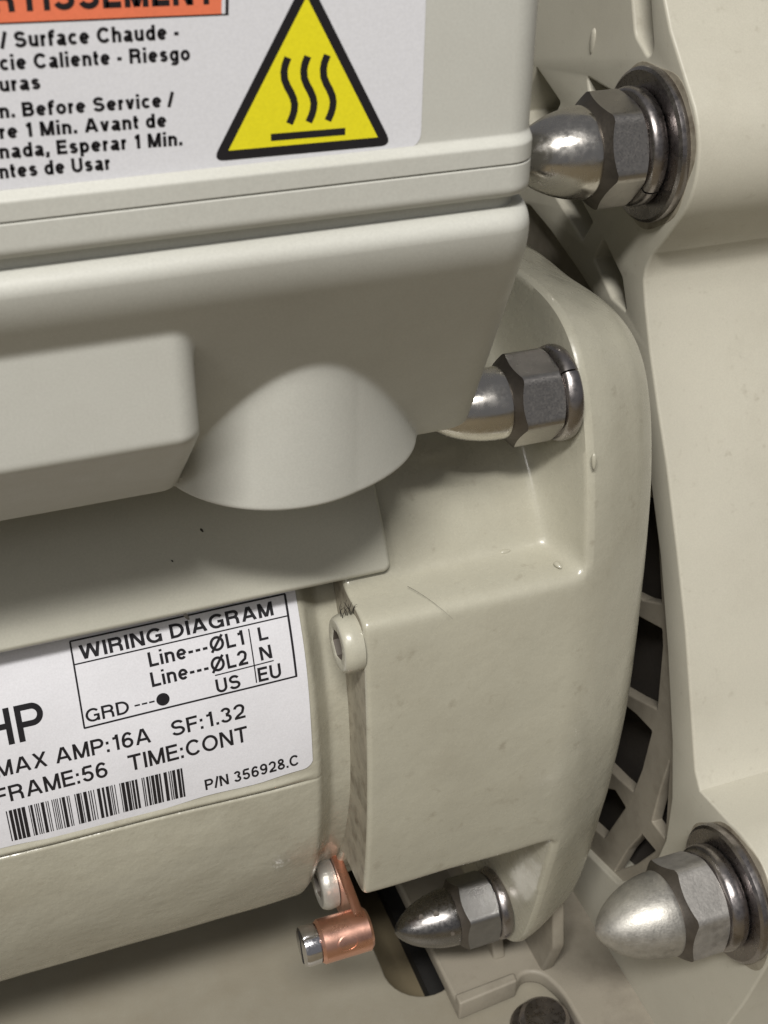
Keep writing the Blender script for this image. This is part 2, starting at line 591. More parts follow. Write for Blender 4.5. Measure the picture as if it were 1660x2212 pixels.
xs = np.concatenate([np.linspace(-120, -20, 12), np.linspace(-16, 36, 40), np.linspace(36.5, 44.5, 18)])
ths = np.radians(np.concatenate([np.arange(-140, -60, 4), np.arange(-60, -1, 1.0), np.arange(-1, 4.4, 0.12),
                                 np.arange(4.5, 45, 1.0), np.arange(45, 221, 4)]))
V, F = polar_mesh(xs, ths, shell_r)
part('shell', V, F, M['shell'], motor, smooth=60)

# ---- end bell ----------------------------------------------------
BELL = [(-180, 64), (-165, 66), (-150, 72), (-135, 79), (-120, 72), (-105, 65), (-90, 62.5), (-75, 64.5), (-65, 70), (-57, 76), (-50, 79.5), (-45, 79),
        (-40, 75.5), (-34, 72), (-27, 68.8), (-16, 66), (-8, 65.1), (0, 64.8), (8, 65.2), (16, 66.5), (22, 68.3), (28, 70.6), (36, 74.6),
        (43, 78.2), (48, 80.0), (52, 79.0), (56, 75.8), (62.5, 70.0), (74, 64.8), (90, 62.5), (105, 65), (120, 72), (135, 79), (150, 72), (165, 66), (180, 64)]
FT = np.radians(np.arange(-180, 180, 0.05))
RO = np.interp(np.degrees(FT), [q[0] for q in BELL], [q[1] for q in BELL])


def blur(a, sig_deg):
    k = int(sig_deg * 3 / 0.05)
    w = np.exp(-0.5 * (np.arange(-k, k + 1) * 0.05 / sig_deg) ** 2)
    w /= w.sum()
    return np.convolve(np.concatenate([a[-k:], a, a[:k]]), w, 'valid')


RO = blur(RO, 2.2) + 0.35
FLOOR_R = 63.3
RP = RO.copy()
dg_ = np.degrees(FT)
Zt, Zb = 30.3, -21.8
for i, d in enumerate(dg_):
    t = FT[i]
    if 15 < d < 75:                       # upper front pocket
        z = RP[i] * math.sin(t)
        y = RP[i] * math.cos(t)
        if z > Zt and y > 26:
            RP[i] = max(min(RP[i], FLOOR_R), min(RP[i], Zt / math.sin(t)))
    elif -75 < d < -10:                   # lower front pocket
        z = -RP[i] * math.sin(t)
        y = RP[i] * math.cos(t)
        if z > -Zb and y > 26:
            RP[i] = max(min(RP[i], 58.0), min(RP[i], Zb / math.sin(t)))
    elif abs(d) > 105 and abs(d) < 165:
        RP[i] = min(RP[i], FLOOR_R)
RP = blur(RP, 0.75)


def bell_r(X, T):
    td = T
    ro = np.interp(td, FT, RO, period=2 * PI)
    rp = np.interp(td, FT, RP, period=2 * PI)
    w = np.clip((X - 70.0) / 5.0, 0, 1) ** 4
    ed = 0.7 * np.clip((ro - rp - 0.5) / 3.0, 0, 1)
    r = rp + (ro - ed - rp) * w
    r = np.where(X > 75.0, ro - ed + ed * np.sqrt(np.clip((X - 75.0) / 1.2, 0, 1)), r)
    q = np.clip((X - 72.5) / 8.0, 0, 1)
    r = r - 0.5 * 8.0 * 0.52 * q * q - 0.52 * np.clip(X - 80.5, 0, None)
    q = np.clip((X - 84.5) / 6.0, 0, 1)
    r = r - 5.5 * (1 - np.sqrt(np.clip(1 - q * q, 0, 1)))
    e = np.clip((43.3 + 0.7 - X) / 0.7, 0, 1)
    r = r - 0.7 * (1 - np.sqrt(np.clip(1 - e * e, 0, 1)))
    r = r + 0.07 * np.sin(X * 0.35 + 0.6) * np.sin(T * 9 + 1.0)
    return r


xs = np.concatenate([43.3 + 0.7 * (1 - np.cos(np.linspace(0, PI / 2, 6))), np.linspace(45, 68, 16), np.linspace(69, 74.6, 22),
                     np.linspace(74.75, 76.2, 9), np.linspace(76.3, 76.5, 2), 76.5 + 14 * np.sin(np.linspace(0.06, PI / 2, 24))])
ths = np.radians(np.concatenate([np.arange(-180, -90, 3.0), np.arange(-90, 100, 0.4), np.arange(100, 180, 3.0)]))
V, F = polar_mesh(xs, ths, bell_r, close=True)
nt_ = len(ths)
# left ledge (grimy) is its own part; the right end is closed with a disc
Vend = [(xs[-1], 0, 0)]
Vall = np.vstack([V, Vend])
ci = len(V)
base = (len(xs) - 1) * nt_
F2 = F + [(base + j, base + (j + 1) % nt_, ci) for j in range(nt_)]
bell = part('end_bell', Vall, F2, M['paint'], motor, smooth=50)
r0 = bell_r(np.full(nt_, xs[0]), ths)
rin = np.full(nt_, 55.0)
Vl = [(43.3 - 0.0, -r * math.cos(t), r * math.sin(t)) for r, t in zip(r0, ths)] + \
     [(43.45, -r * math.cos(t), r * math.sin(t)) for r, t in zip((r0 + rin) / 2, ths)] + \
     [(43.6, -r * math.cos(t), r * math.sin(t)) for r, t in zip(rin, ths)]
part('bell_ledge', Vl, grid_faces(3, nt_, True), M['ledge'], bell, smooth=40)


def bead(name, c, axis, ln, w, h, normal, m, parent, n=10):
    """small solidified run / bead of paint lying on a surface"""
    a = Vector(axis).normalized()
    nn = Vector(normal).normalized()
    b = nn.cross(a).normalized()
    V, F = [], []
    for i in range(n + 1):
        t = i / n
        pr = math.sqrt(max(0.0, 1 - (2 * t - 1) ** 2)) * (0.55 + 0.45 * (1 - t))
        for j in range(9):
            u = PI * j / 8
            p = Vector(c) + a * (ln * (t - 0.5)) + b * (w * pr * math.cos(u)) + nn * (h * pr * math.sin(u) - 0.05)
            V.append(tuple(p))
    return part(name, V, grid_faces(n + 1, 9), m, parent, smooth=60)


bead('paint_run', (75.6, -60.6, 46.4), (0.0, -0.2, -1), 2.4, 0.45, 0.5, (-0.8, -0.6, 0.2), M['paint'], bell)
bead('paint_run', (72.0, -60.5, 30.7), (0.3, -1, -0.2), 1.5, 0.5, 0.4, (-0.3, -0.3, 1), M['paint'], bell)
bead('paint_run', (66.5, -55.5, 30.9), (1, 0, 0), 1.8, 0.5, 0.4, (0, -0.4, 1), M['paint'], bell)

# ---- saddle under the control box --------------------------------
SR = 65.0
SX1, ST0 = 49.8, math.radians(29.8)


def saddle_r(X, T):
    s = (T - ST0) * SR
    a, b = SX1 - X, s
    rc = 1.3
    d = np.where((a < rc) & (b < rc), rc - np.hypot(rc - a, rc - b), np.minimum(a, b))
    t = np.clip(d / 0.7, 0, 1)
    return 60.5 + (SR - 60.5) * np.where(d <= 0, 0.0, 0.72 + 0.28 * np.sqrt(1 - (1 - t) ** 2))


xs = np.concatenate([np.linspace(-120, 40, 30), np.linspace(41, 45, 9), np.arange(45.1, SX1 + 0.2, 0.1)])
ths = ST0 + np.concatenate([np.arange(-0.1, 4, 0.1), np.arange(4.1, 60, 1.0)]) / SR
V, F = polar_mesh(xs, ths, saddle_r)
part('mounting_saddle', V, F, M['saddle'], motor, smooth=50)

for (x_, y_s, z_s, r_s) in ((26.0, -50.8, 40.6, 0.28), (21.6, -52.7, 38.2, 0.16), (22.0, -56.9, 32.4, 0.45)):
    bead('dirt_speck', (x_, y_s, z_s), (0.5, -0.5, -0.7), r_s * 2.4, r_s * 0.7, 0.12, (0, -0.8, 0.6), M['lint'], bpy.data.objects['mounting_saddle'], 6)

# ---- nameplate ---------------------------------------------------
LR = 60.16


def on_shell(P, lift=0.0):
    P = np.asarray(P, float)
    T = P[:, 1] / 60.1
    wav = 0.10 * np.sin(P[:, 0] * 0.21 + 1.3) * np.sin(P[:, 1] * 0.33 + 0.5)
    r = LR + lift + wav
    return np.stack([P[:, 0], -r * np.cos(T), r * np.sin(T)], -1)


lx = np.concatenate([np.linspace(-60, 34.9, 60), np.linspace(35.1, 37.4, 12)])
rows = 46
Vn, top, Fn = [], 31.6, []
for x in lx:
    right = 37.5
    lo = 3.75 - 0.25 * math.sin(x * 0.16) - 0.12 * math.sin(x * 0.5)
    if x > 30:
        lo += (x - 30) * 0.06
    c = max(0.0, x - (right - 1.7))
    lo += 1.7 - math.sqrt(max(0.0, 1.7 ** 2 - c * c))
    for j in range(rows):
        s = lo + (top - lo) * j / (rows - 1)
        xx = x - (0.45 * smooth01((24 - s) / 22.0) * smooth01((x - 20) / 17.0))
        Vn.append((xx, s))
plate = part('nameplate', on_shell(Vn), grid_faces(len(lx), rows), M['white2'], motor, smooth=60,
             label='white paper nameplate with black wiring diagram and barcode')
LAB = [
    ('WIRING DIAGRAM', 8.73, 27.69, 34.05, 28.08, 1.89, 0.19), ('Line---ØL1', 16.99, 24.81, 29.56, 25.08, 1.97, 0.18),
    ('Line---ØL2', 16.87, 22.08, 29.65, 22.36, 2.01, 0.18), ('US', 25.01, 19.28, 28.25, 19.35, 1.94, 0.18),
    ('L', 31.57, 25.07, 32.83, 25.09, 1.83, 0.18), ('N', 31.39, 22.40, 32.97, 22.46, 1.87, 0.18),
    ('EU', 30.70, 19.51, 33.84, 19.51, 2.00, 0.18), ('GRD', 8.00, 19.37, 13.53, 19.35, 1.80, 0.16),
    ('SF:1.32', 18.44, 14.69, 28.34, 14.87, 2.17, 0.16), ('HP', -4.59, 18.86, 2.96, 18.82, 4.91, 0.16),
    ('MAX AMP:16A', -3.90, 14.72, 15.60, 14.62, 2.22, 0.16), ('FRAME:56', -4.60, 10.85, 9.52, 11.12, 2.33, 0.16),
    ('TIME:CONT', 12.28, 11.10, 28.32, 11.21, 2.39, 0.16), ('P/N 356928.C', 21.84, 4.97, 34.93, 5.39, 1.80, 0.18),
]
for (s, a0, b0, a1, b1, cap, bold) in LAB:
    P, Fc = lay_text(s, a0, b0, a1, b1, cap, bold)
    part('lettering', on_shell(P, 0.04), Fc, M['ink'], plate, smooth=0, recalc=False)


def densify(pts, n=24):
    out = []
    for p, q in zip(pts[:-1], pts[1:]):
        for i in range(n):
            out.append((p[0] + (q[0] - p[0]) * i / n, p[1] + (q[1] - p[1]) * i / n))
    return out + [pts[-1]]


fr = [stroke(densify([(7.78, 30.3), (36.0, 30.55)]), 0.22), stroke(densify([(35.95, 30.55), (35.83, 19.10)]), 0.30),
      stroke(densify([(35.95, 19.12), (7.55, 18.74)]), 0.24), stroke(densify([(7.6, 18.74), (7.8, 30.3)]), 0.22),
      stroke(densify([(7.8, 27.28), (35.9, 27.6)]), 0.18)]
part('diagram_frame', on_shell(join2(*fr)[0], 0.045), join2(*fr)[1], M['ink'], plate, smooth=0, recalc=False)
fr = [stroke(densify([(25.07, 21.80), (33.05, 22.05)]), 0.16), stroke(densify([(30.41, 27.0), (30.37, 19.5)]), 0.16)]
for k in range(3):
    fr.append(stroke([(14.25 + k * 0.95, 20.15), (14.95 + k * 0.95, 20.15)], 0.22))
part('diagram_line', on_shell(join2(*fr)[0], 0.045), join2(*fr)[1], M['ink'], plate, smooth=0, recalc=False)
dot = [(17.95 + 0.86 * math.cos(a), 20.15 + 0.86 * math.sin(a)) for a in np.linspace(0, 2 * PI, 33)[:-1]]
part('ground_dot', on_shell(fan(dot)[0], 0.045), fan(dot)[1], M['ink'], plate, smooth=0, recalc=False)
bars, u = [], 0.0
rb = random.Random(21)
groups = 8
for g_ in range(groups):
    x0 = -3.86 + g_ * (23.3 / groups)
    pos = x0 + (0.0 if g_ else 0.1)
    end = x0 + 23.3 / groups - 0.38
    while pos < end:
        w = rb.choice([0.11, 0.14, 0.30, 0.40, 0.44])
        w = min(w, end - pos)
        if w > 0.05:
            bars.append((np.array([(pos, 9.62), (pos + w, 9.62), (pos + w, 7.2), (pos + w, 4.75), (pos, 4.75), (pos, 7.2)]),
                         [(0, 1, 2, 5), (5, 2, 3, 4)]))
        pos += w + rb.choice([0.10, 0.12, 0.14, 0.22])
part('barcode', on_shell(join2(*bars)[0], 0.04), join2(*bars)[1], M['ink'], plate, smooth=0, recalc=False)

# ---- fasteners ---------------------------------------------------


def make_nut(parent, name, x_wall, yc, zc, spec, mats, rot, label):
    """acorn nut pointing to -X, seated on a wall at x_wall; spec = sizes in mm"""
    nut = None
    x = x_wall
    # flat washer
    if spec.get('flat'):
        ro_, t = spec['flat']
        V, F = lathe([(x, 2), (x, ro_ - 0.1), (x - 0.2, ro_ + 0.05), (x - t * 0.5, ro_ + 0.12), (x - t + 0.35, ro_), (x - t, ro_ - 0.45),
                      (x - t + 0.12, ro_ * 0.8), (x - t + 0.05, 3)], yc, zc, 72)
        w1 = ('flat_washer', V, F, mats[2])
        x -= t
    else:
        w1 = None
    ro_, t = spec['lock']
    prof = [(x, 3.0)]
    for a in np.linspace(0, PI, 9):
        prof.append((x - t / 2 + t / 2 * math.cos(a), ro_ - 0.55 * t / 2 + 0.55 * t / 2 * math.sin(a)))
    prof.append((x - t, 3.0))
    g = 0.02
    V, F = lathe(prof, yc, zc, 72, spec['split'] + g, spec['split'] + 2 * PI - g)
    k = 73
    np_ = len(prof)
    F = F + [tuple(i * k for i in range(np_)), tuple(i * k + k - 1 for i in range(np_))]
    w2 = ('lock_washer', V, F, mats[2])
    x -= t
    # hex
    af, hl = spec['hex']
    nh = 96
    phis = [2 * PI * j / nh for j in range(nh)]
    rr = [af / 2 / math.cos(((p + PI / 6) % (PI / 3)) - PI / 6) for p in phis]
    rmax = max(rr)
    rr = [min(q, rmax * 0.972) for q in rr]
    c1 = af / 2 * 0.985
    tan = math.tan(math.radians(32))
    V = []
    xf = x - hl
    for (kind) in range(6):
        for p, q in zip(phis, rr):
            if kind == 0:
                X_, r = x, 3.0
            elif kind == 1:
                X_, r = x, min(q, c1)
            elif kind == 2:
                X_, r = x - max(0, q - c1) * tan, q
            elif kind == 3:
                X_, r = xf + max(0, q - c1) * tan, q
            elif kind == 4:
                X_, r = xf, min(q, c1)
            else:
                X_, r = xf - 0.9, spec['dome'][0] * 0.96
            V.append((X_, yc + r * math.cos(p + rot), zc + r * math.sin(p + rot)))
    hexm = (V[:5 * nh], grid_faces(4, nh, True))
    collar = (V[3 * nh:], grid_faces(3, nh, True))
    hexm = (V[:4 * nh], hexm[1])
    # dome
    rd, L = spec['dome']
    prof = [(xf + 0.4, rd * 0.93), (xf - 0.6, rd * 0.93), (xf - 0.85, rd * 0.985)]
    for i in range(0, 31):
        t_ = math.sin(i / 30 * PI / 2)
        prof.append((xf - 1.0 - (L - 1.0) * t_, rd * (1 - t_ ** spec.get('pw', 2.0)) ** spec.get('pe', 0.62)))
    prof[-1] = (xf - L, 0.02)
    Vd, Fd = lathe(prof, yc, zc, 64)
    nut = part(name, Vd, Fd, mats[0], parent, smooth=40, label=label)
    part('hex_flats', hexm[0], hexm[1], mats[1], nut, smooth=24)
    part('collar', collar[0], collar[1], M['collar'], nut, smooth=24)
    part(w2[0], w2[1], w2[2], w2[3], nut, smooth=35)
    if w1:
        part(w1[0], w1[1], w1[2], w1[3], nut, smooth=35)
    return nut


INNER = dict(lock=(6.4, 2.3), split=2.2, hex=(10.9, 6.0), dome=(4.75, 12.0), pw=2.0, pe=0.62)
make_nut(motor, 'acorn_nut', 74.6, -52.6, 52.7, INNER, (M['steel'], M['steel_hex'], M['washer']), math.radians(38),
         'shiny steel acorn nut in the upper pocket of the end bell')
make_nut(motor, 'acorn_nut', 74.6, -48.3, -52.6, dict(INNER, split=4.0, hex=(11.4, 6.4), dome=(5.05, 11.4), pw=1.85, pe=0.62),
         (M['gun'], M['gun_hex'], M['washer']), math.radians(56), 'dark gunmetal acorn nut in the lower pocket of the end bell')


def pit(parent, x, yc, zc, rad, ang, size):
    """small dark pit on a dome"""
    n = Vector((-0.25, -math.cos(ang), math.sin(ang))).normalized()
    c = Vector((x, yc, zc)) + Vector((0, -math.cos(ang), math.sin(ang))) * rad
    a = n.orthogonal().normalized()
    b = n.cross(a)
    V = []
    for (k, d) in ((1.1, -0.05), (1.0, 0.06), (0.7, 0.06), (0.02, 0.05)):
        for j in range(12):
            u = 2 * PI * j / 12
            V.append(tuple(c + a * size * k * math.cos(u) * (1 + 0.2 * math.sin(3 * u)) + b * size * k * math.sin(u) + n * d))
    part('pit', V, grid_faces(4, 12, True), M['socket'], parent, smooth=60)


nutB = [o for o in COL.objects if o.name.startswith('acorn_nut')][-1]
for (t_, a_, s_) in ((0.34, 66, 0.50), (0.58, 72, 0.45), (0.15, 18, 0.35)):
    X_ = 74.6 - 2.3 - 6.4 - 1.0 - 10.4 * t_
    pit(nutB, X_, -48.3, -52.6, 5.05 * (1 - t_ ** 1.85) ** 0.62 + 0.05, math.radians(a_), s_)


def make_button_screw(parent, x_seat, yc, zc, rad, hgt, m, label, rot=0.2, sock=1.75):
    n = 48

    def hexr(p):
        return sock / math.cos(((p + PI / 6) % (PI / 3)) - PI / 6)
    xf = x_seat - hgt
    rings = [(x_seat, rad * 0.96, 0), (xf + hgt * 0.55, rad, 0)]
    for a in np.linspace(0.15, 1.45, 8):
        rings.append((xf + hgt * 0.55 * (1 - math.sin(a)), rad - rad * 0.17 * (1 - math.cos(a)), 0))
    rings += [(xf, rad * 0.80, 0), (xf, sock + 0.40, 0), (xf + 0.12, sock + 0.12, 1)]
    V = []
    for (x, r, hx) in rings:
        for j in range(n):
            p = 2 * PI * j / n
            rr = hexr(p) + 0.1 if hx else r
            V.append((x, yc + rr * math.cos(p + rot), zc + rr * math.sin(p + rot)))
    sc = part('screw', V, grid_faces(len(rings), n, True), m, parent, smooth=40, label=label)
    V = []
    for (x, k) in ((xf + 0.12, 1.0), (xf + hgt * 0.7, 0.97), (xf + hgt * 0.85, 0.02)):
        for j in range(n):
            p = 2 * PI * j / n
            rr = (hexr(p) + 0.1) * k
            V.append((x, yc + rr * math.cos(p + rot), zc + rr * math.sin(p + rot)))
    part('hex_socket', V, grid_faces(3, n, True), M['socket'], sc, smooth=30)
    return sc


make_button_screw(motor, 43.3, -60.2, 25.2, 4.0, 2.7, M['screw_paint'], 'painted button head screw beside the nameplate')
make_button_screw(motor, 42.5, -50.6, -31.9, 4.2, 2.6, M['screw_chip'], 'chipped painted screw holding the copper lug')

# ================================================================== GROUNDING LUG
lug = thing('grounding_lug', 'bright copper grounding lug with steel set screw below the nameplate', 'lug', (42, -55, -38))
by, bz, brd = -61.2, -31.8, 3.4
# tongue: flat strap in a plane across the motor axis, from the screw to the barrel
tp = []
d_ = np.array([by + 50.6, bz + 31.9])
d_ /= np.linalg.norm(d_)
nn_ = np.array([-d_[1], d_[0]])
c0_ = np.array([-50.6, -31.9])
ang0 = math.degrees(math.atan2(nn_[1], nn_[0]))
for (y, z) in arc(c0_[0], c0_[1], 5.3, ang0, ang0 + 180 if np.dot([math.cos(math.radians(ang0 + 90)), math.sin(math.radians(ang0 + 90))], d_) < 0 else ang0 - 180, 16):
    tp.append((y, z))
for (y, z) in arc(by, bz, brd * 0.98, ang0 + 180, ang0 + 360 if np.dot([math.cos(math.radians(ang0 + 270)), math.sin(math.radians(ang0 + 270))], d_) > 0 else ang0, 16):
    tp.append((y, z))
V, F = extrude_outline([tp], 'X', 42.6, 44.2, 0.25)
part('tongue', V, F, M['copper'], lug, smooth=35)
V, F = lathe([(44.9, 0.1), (44.9, brd - 0.5), (44.4, brd), (37.1, brd), (36.6, brd - 0.4), (36.6, 2.95), (38.5, 2.9), (38.5, 0.1)], by, bz, 56)
bar = part('barrel', V, F, M['copper'], lug, smooth=35)
# wire hole: a dark recessed eye with a copper rim on the front lower side of the barrel
ha = math.radians(30)
hn = np.array([0, -math.cos(ha), math.sin(ha)])
ht = np.array([0, math.sin(ha), math.cos(ha)])
hc = np.array([40.6, by, bz]) + hn * (brd - 0.03)
V, n = [], 28
for (rr, dp) in ((1.75, -0.22), (1.62, 0.10), (1.40, 0.12), (1.25, -0.45), (0.02, -0.6)):
    for j in range(n):
        a = 2 * PI * j / n
        bend = -(rr * math.sin(a)) ** 2 / (2 * brd) * 0.9
        V.append(tuple(hc + np.array([1, 0, 0]) * rr * 1.05 * math.cos(a) + ht * rr * 0.8 * math.sin(a) + hn * (dp + bend)))
part('wire_hole', V[:4 * n], grid_faces(4, n, True), M['copper'], bar, smooth=40)
part('hole_bottom', V[3 * n:], grid_faces(2, n, True), M['copper_dark'], bar, smooth=40)
sx0, sx1 = 31.9, 36.6
V, F = lathe([(38.1, 2.75), (36.5, 2.75), (36.4, 3.05), (34.5, 3.1), (34.1, 2.95), (33.95, 2.6), (33.95, 0.01)], by, bz, 48)
ss = part('set_screw', V, F, M['chrome'], lug, smooth=30, label='bright steel slotted set screw in the copper barrel')
V = []
for (yy, zz) in ((-2.7, -0.35), (2.7, -0.35), (2.7, 0.35), (-2.7, 0.35)):
    for x in (33.90, 34.4):
        V.append((x, by + 0.35 * yy - zz * 0.93, bz + 0.93 * yy + 0.35 * zz))
part('slot', V, [(0, 2, 4, 6), (0, 1, 3, 2), (2, 3, 5, 4), (4, 5, 7, 6), (6, 7, 1, 0)], M['black_void'], ss, smooth=0)  # solid black bar on the screw face paints the slot's inner shade

# ================================================================== CONTROL BOX
box = thing('control_box', 'pale grey plastic drive enclosure with a hot surface warning sticker', 'enclosure', (0, -20, 58))
BX1, BRC = 54.0, 3.0


def corner(X):
    c = np.clip(X - (BX1 - BRC), 0, BRC)
    return BRC - np.sqrt(np.clip(BRC * BRC - c * c, 0, None))


def smax(a, b, k):
    h = np.clip(0.5 + 0.5 * (a - b) / k, 0, 1)
    return b + (a - b) * h + k * h * (1 - h)


def smin(a, b, k):
    return -smax(-a, -b, k)


ZB, ZT = 54.7, 89.95


def body_h(X, Z):
    base_ = 81.2 - 0.65 * (86.9 - Z)
    base_ = smin(base_, 81.2 + 0.02 * (Z - 86), 1.8)
    blk = smin(77.5 + 0 * X, 62.6 + (Z - 54.9) * 1.02, 0.7)
    dd = np.clip(2.6 - (21.9 - X), 0, 2.6) / 2.6
    blk = np.where(X > 21.9, 50.0, blk - 2.6 * (1 - np.sqrt(np.clip(1 - dd * dd, 0, 1))))
    rd_ = 14.2 - 0.30 * (Z - 54.7)
    dome = 71.3 + 0.05 * (Z - 60) - rd_ + np.sqrt(np.clip(rd_ ** 2 - (X - 34.5) ** 2, 0, None))
    h = smax(base_, blk, 0.35)
    h = smax(h, dome, 0.35)
    q = np.clip((Z - (ZT - 1.9)) / 1.9, 0, 1)
    h = h - 1.9 * (1 - np.sqrt(np.clip(1 - q * q, 0, 1)))
    q = np.clip(((ZB + 0.6) - Z) / 0.6, 0, 1)
    h = h - 0.6 * (1 - np.sqrt(np.clip(1 - q * q, 0, 1)))
    return h - corner(X) * 1.0


def height_block(name, Xs, Zs, hf, back, m, parent, smooth=40, flare=0.0):
    Xg, Zg = np.meshgrid(Xs, Zs, indexing='ij')
    Yg = -hf(Xg, Zg)
    nx, nz = Xg.shape
    X2 = np.zeros((nx + 2, nz + 2))
    Y2, Z2 = X2.copy(), X2.copy()
    for A, B in ((X2, Xg), (Y2, Yg), (Z2, Zg)):
        A[1:-1, 1:-1] = B
        A[0, 1:-1], A[-1, 1:-1] = B[0], B[-1]
        A[:, 0], A[:, -1] = A[:, 1], A[:, -2]
    Y2[0, :] = Y2[-1, :] = back
    Y2[:, 0] = Y2[:, -1] = back
    X2 = X2 + flare * np.clip((X2 - 40) / 14.0, 0, 1) * np.clip(ZT - Z2, 0, 40)
    V = np.stack([X2, Y2, Z2], -1).reshape(-1, 3)
    return part(name, V, grid_faces(nx + 2, nz + 2), m, parent, smooth=smooth)


Xs = np.concatenate([np.linspace(-95, -5, 10), np.arange(-4, 18, 1.0), np.arange(18, 50.2, 0.3),
                     (BX1 - BRC) + BRC * np.sin(np.linspace(0.02, PI / 2, 14))])
Zs = np.concatenate([ZB + 0.6 * (1 - np.cos(np.linspace(0, PI / 2, 6))), np.arange(55.6, 88.2, 0.28),
                     (ZT - 1.9) + 1.9 * np.sin(np.linspace(0.03, PI / 2, 12))])
body = height_block('box_body', Xs, Zs, body_h, 70, M['plastic'], box, flare=0.13)
# dark rubber gasket set back in the groove between body and cover
V, F = extrude_outline([round_poly([(-95, -79.2), (52.8, -79.2), (52.8, 69), (-95, 69)], [0, 2.5, 0, 0])], 'Z', ZT - 0.5, 92.4)
part('gasket', V, F, M['plastic'], box, smooth=30)


def cover_h(X, Z):
    h = 80.0 + 0.85 * smooth01((97.05 - Z) / 0.95)
    q = np.clip((92.35 - Z) / 1.2, 0, 1)
    h = h - 1.2 * (1 - np.sqrt(np.clip(1 - q * q, 0, 1)))
    h = h - 0.35 * np.exp(-((Z - 94.45) / 0.07) ** 2)
    return h - corner(X)


Xs = np.concatenate([np.linspace(-95, 44, 24), np.linspace(45, BX1 - BRC, 6), (BX1 - BRC) + BRC * np.sin(np.linspace(0.02, PI / 2, 14))])
Zs = np.concatenate([91.15 + 1.2 * (1 - np.cos(np.linspace(0, PI / 2, 9))), np.arange(92.5, 94.1, 0.3), np.arange(94.2, 94.72, 0.035),
                     np.arange(94.8, 96.0, 0.3), np.arange(96.0, 97.2, 0.1), np.linspace(97.3, 150, 20)])
cover = height_block('box_cover', Xs, Zs, cover_h, 69, M['plastic'], box)

# ---- warning sticker --------------------------------------------
YS = -80.0


def on_face(P, lift):
    P = np.asarray(P, float)
    return np.stack([P[:, 0], np.full(len(P), YS - lift), P[:, 1]], -1)


outline = round_poly([(-60, 97.25), (42.35, 96.75), (42.75, 135), (-60, 135)], [0.5, 1.4, 1.4, 0.5], 8)
V, F = extrude_outline([outline], 'Y', YS - 0.06, YS + 0.05)
stk = part('warning_sticker', V, F, M['white'], box, smooth=0, label='white hot surface warning sticker with yellow triangle')


def sticker_part(name, P, Fc, lift, m):
    return part(name, on_face(P, lift), Fc, m, stk, smooth=0, recalc=False)


STK = [
    ('/ Surface Chaude -', 8.00, 107.76, 21.62, 107.44, 1.16), ('cie Caliente - Riesgo', 7.76, 106.15, 22.40, 105.74, 1.13),
    ('uras', 7.52, 104.57, 10.57, 104.53, 1.11), ('n. Before Service /', 7.22, 102.58, 20.88, 102.26, 1.12),
    ('re 1 Min. Avant de', 6.98, 101.00, 20.10, 100.68, 1.13), ('nada, Esperar 1 Min.', 6.75, 99.45, 21.26, 99.05, 1.15),
    ('ntes de Usar', 6.51, 97.87, 15.21, 97.68, 1.16)]
for (s, a0, b0, a1, b1, cap) in STK:
    P, Fc = lay_text(s, a0, b0, a1, b1, cap, 0.225)
    sticker_part('lettering', P, Fc, 0.09, M['ink'])
sticker_part('banner_border', *fan([(-30, 110.6), (25.72, 108.93), (26.0, 113.2), (-30, 114.9)]), 0.075, M['ink'])
sticker_part('banner_margin', *fan([(-30, 110.75), (25.46, 109.07), (25.74, 113.0), (-30, 114.7)]), 0.09, M['white'])
sticker_part('signal_banner', *fan([(-30, 110.72), (25.15, 109.09), (25.4, 112.9), (-30, 114.6)]), 0.105, M['orange'])
P, Fc = lay_text('RTISSEMENT', 7.9, 110.35, 24.75, 109.85, 2.1, 0.22)
sticker_part('lettering', P, Fc, 0.125, M['ink'])
TA, TB, TC = (25.08, 98.21), (38.32, 98.01), (32.17, 109.93)


def offset_tri(tri, d, rnd):
    P = [np.array(p) for p in tri]
    c = sum(P) / 3
    out_ = []
    lines = []
    for i in range(3):
        a, b = P[i], P[(i + 1) % 3]
        t = (b - a) / np.linalg.norm(b - a)
        n = np.array([t[1], -t[0]])
        if np.dot(n, a - c) < 0:
            n = -n
        lines.append((a + n * d, t))
    for i in range(3):
        (p, t), (q, u) = lines[i - 1], lines[i]
        k = np.linalg.solve(np.array([t, -u]).T, q - p)
        out_.append(tuple(p + t * k[0]))
    return round_poly(out_, rnd, 8) if rnd else out_


tri_o = sticker_part('triangle_border', *fan(offset_tri((TA, TB, TC), 0.82, 1.15)), 0.08, M['ink'])
sticker_part('warning_triangle', *fan([TA, TB, TC]), 0.10, M['yellow'])
wv = np.array([(30.46, 105.33), (30.20, 104.75), (30.09, 104.23), (30.12, 103.6), (30.34, 103.02), (30.62, 102.5), (30.83, 101.99),
               (30.92, 101.5), (30.86, 100.99), (30.70, 100.5), (30.42, 99.95)])
for k in range(3):
    P, Fc = stroke(wv + np.array([1.69 * k, -0.03 * k]), 0.62)
    sticker_part('heat_wave', P, Fc, 0.12, M['ink'])
P, Fc = stroke([(28.77, 98.95), (35.35, 98.82)], 0.60)
sticker_part('hot_plate_bar', P, Fc, 0.12, M['ink'])

# ================================================================== SEAL PLATE (right)
sp = thing('pump_seal_plate', 'large cream cast flange plate with bolt bosses at the right edge', 'flange', (125, 0, -78))
b1 = (-27.4, 75.1)
b3 = (-77.5, -27.0)


outer = []
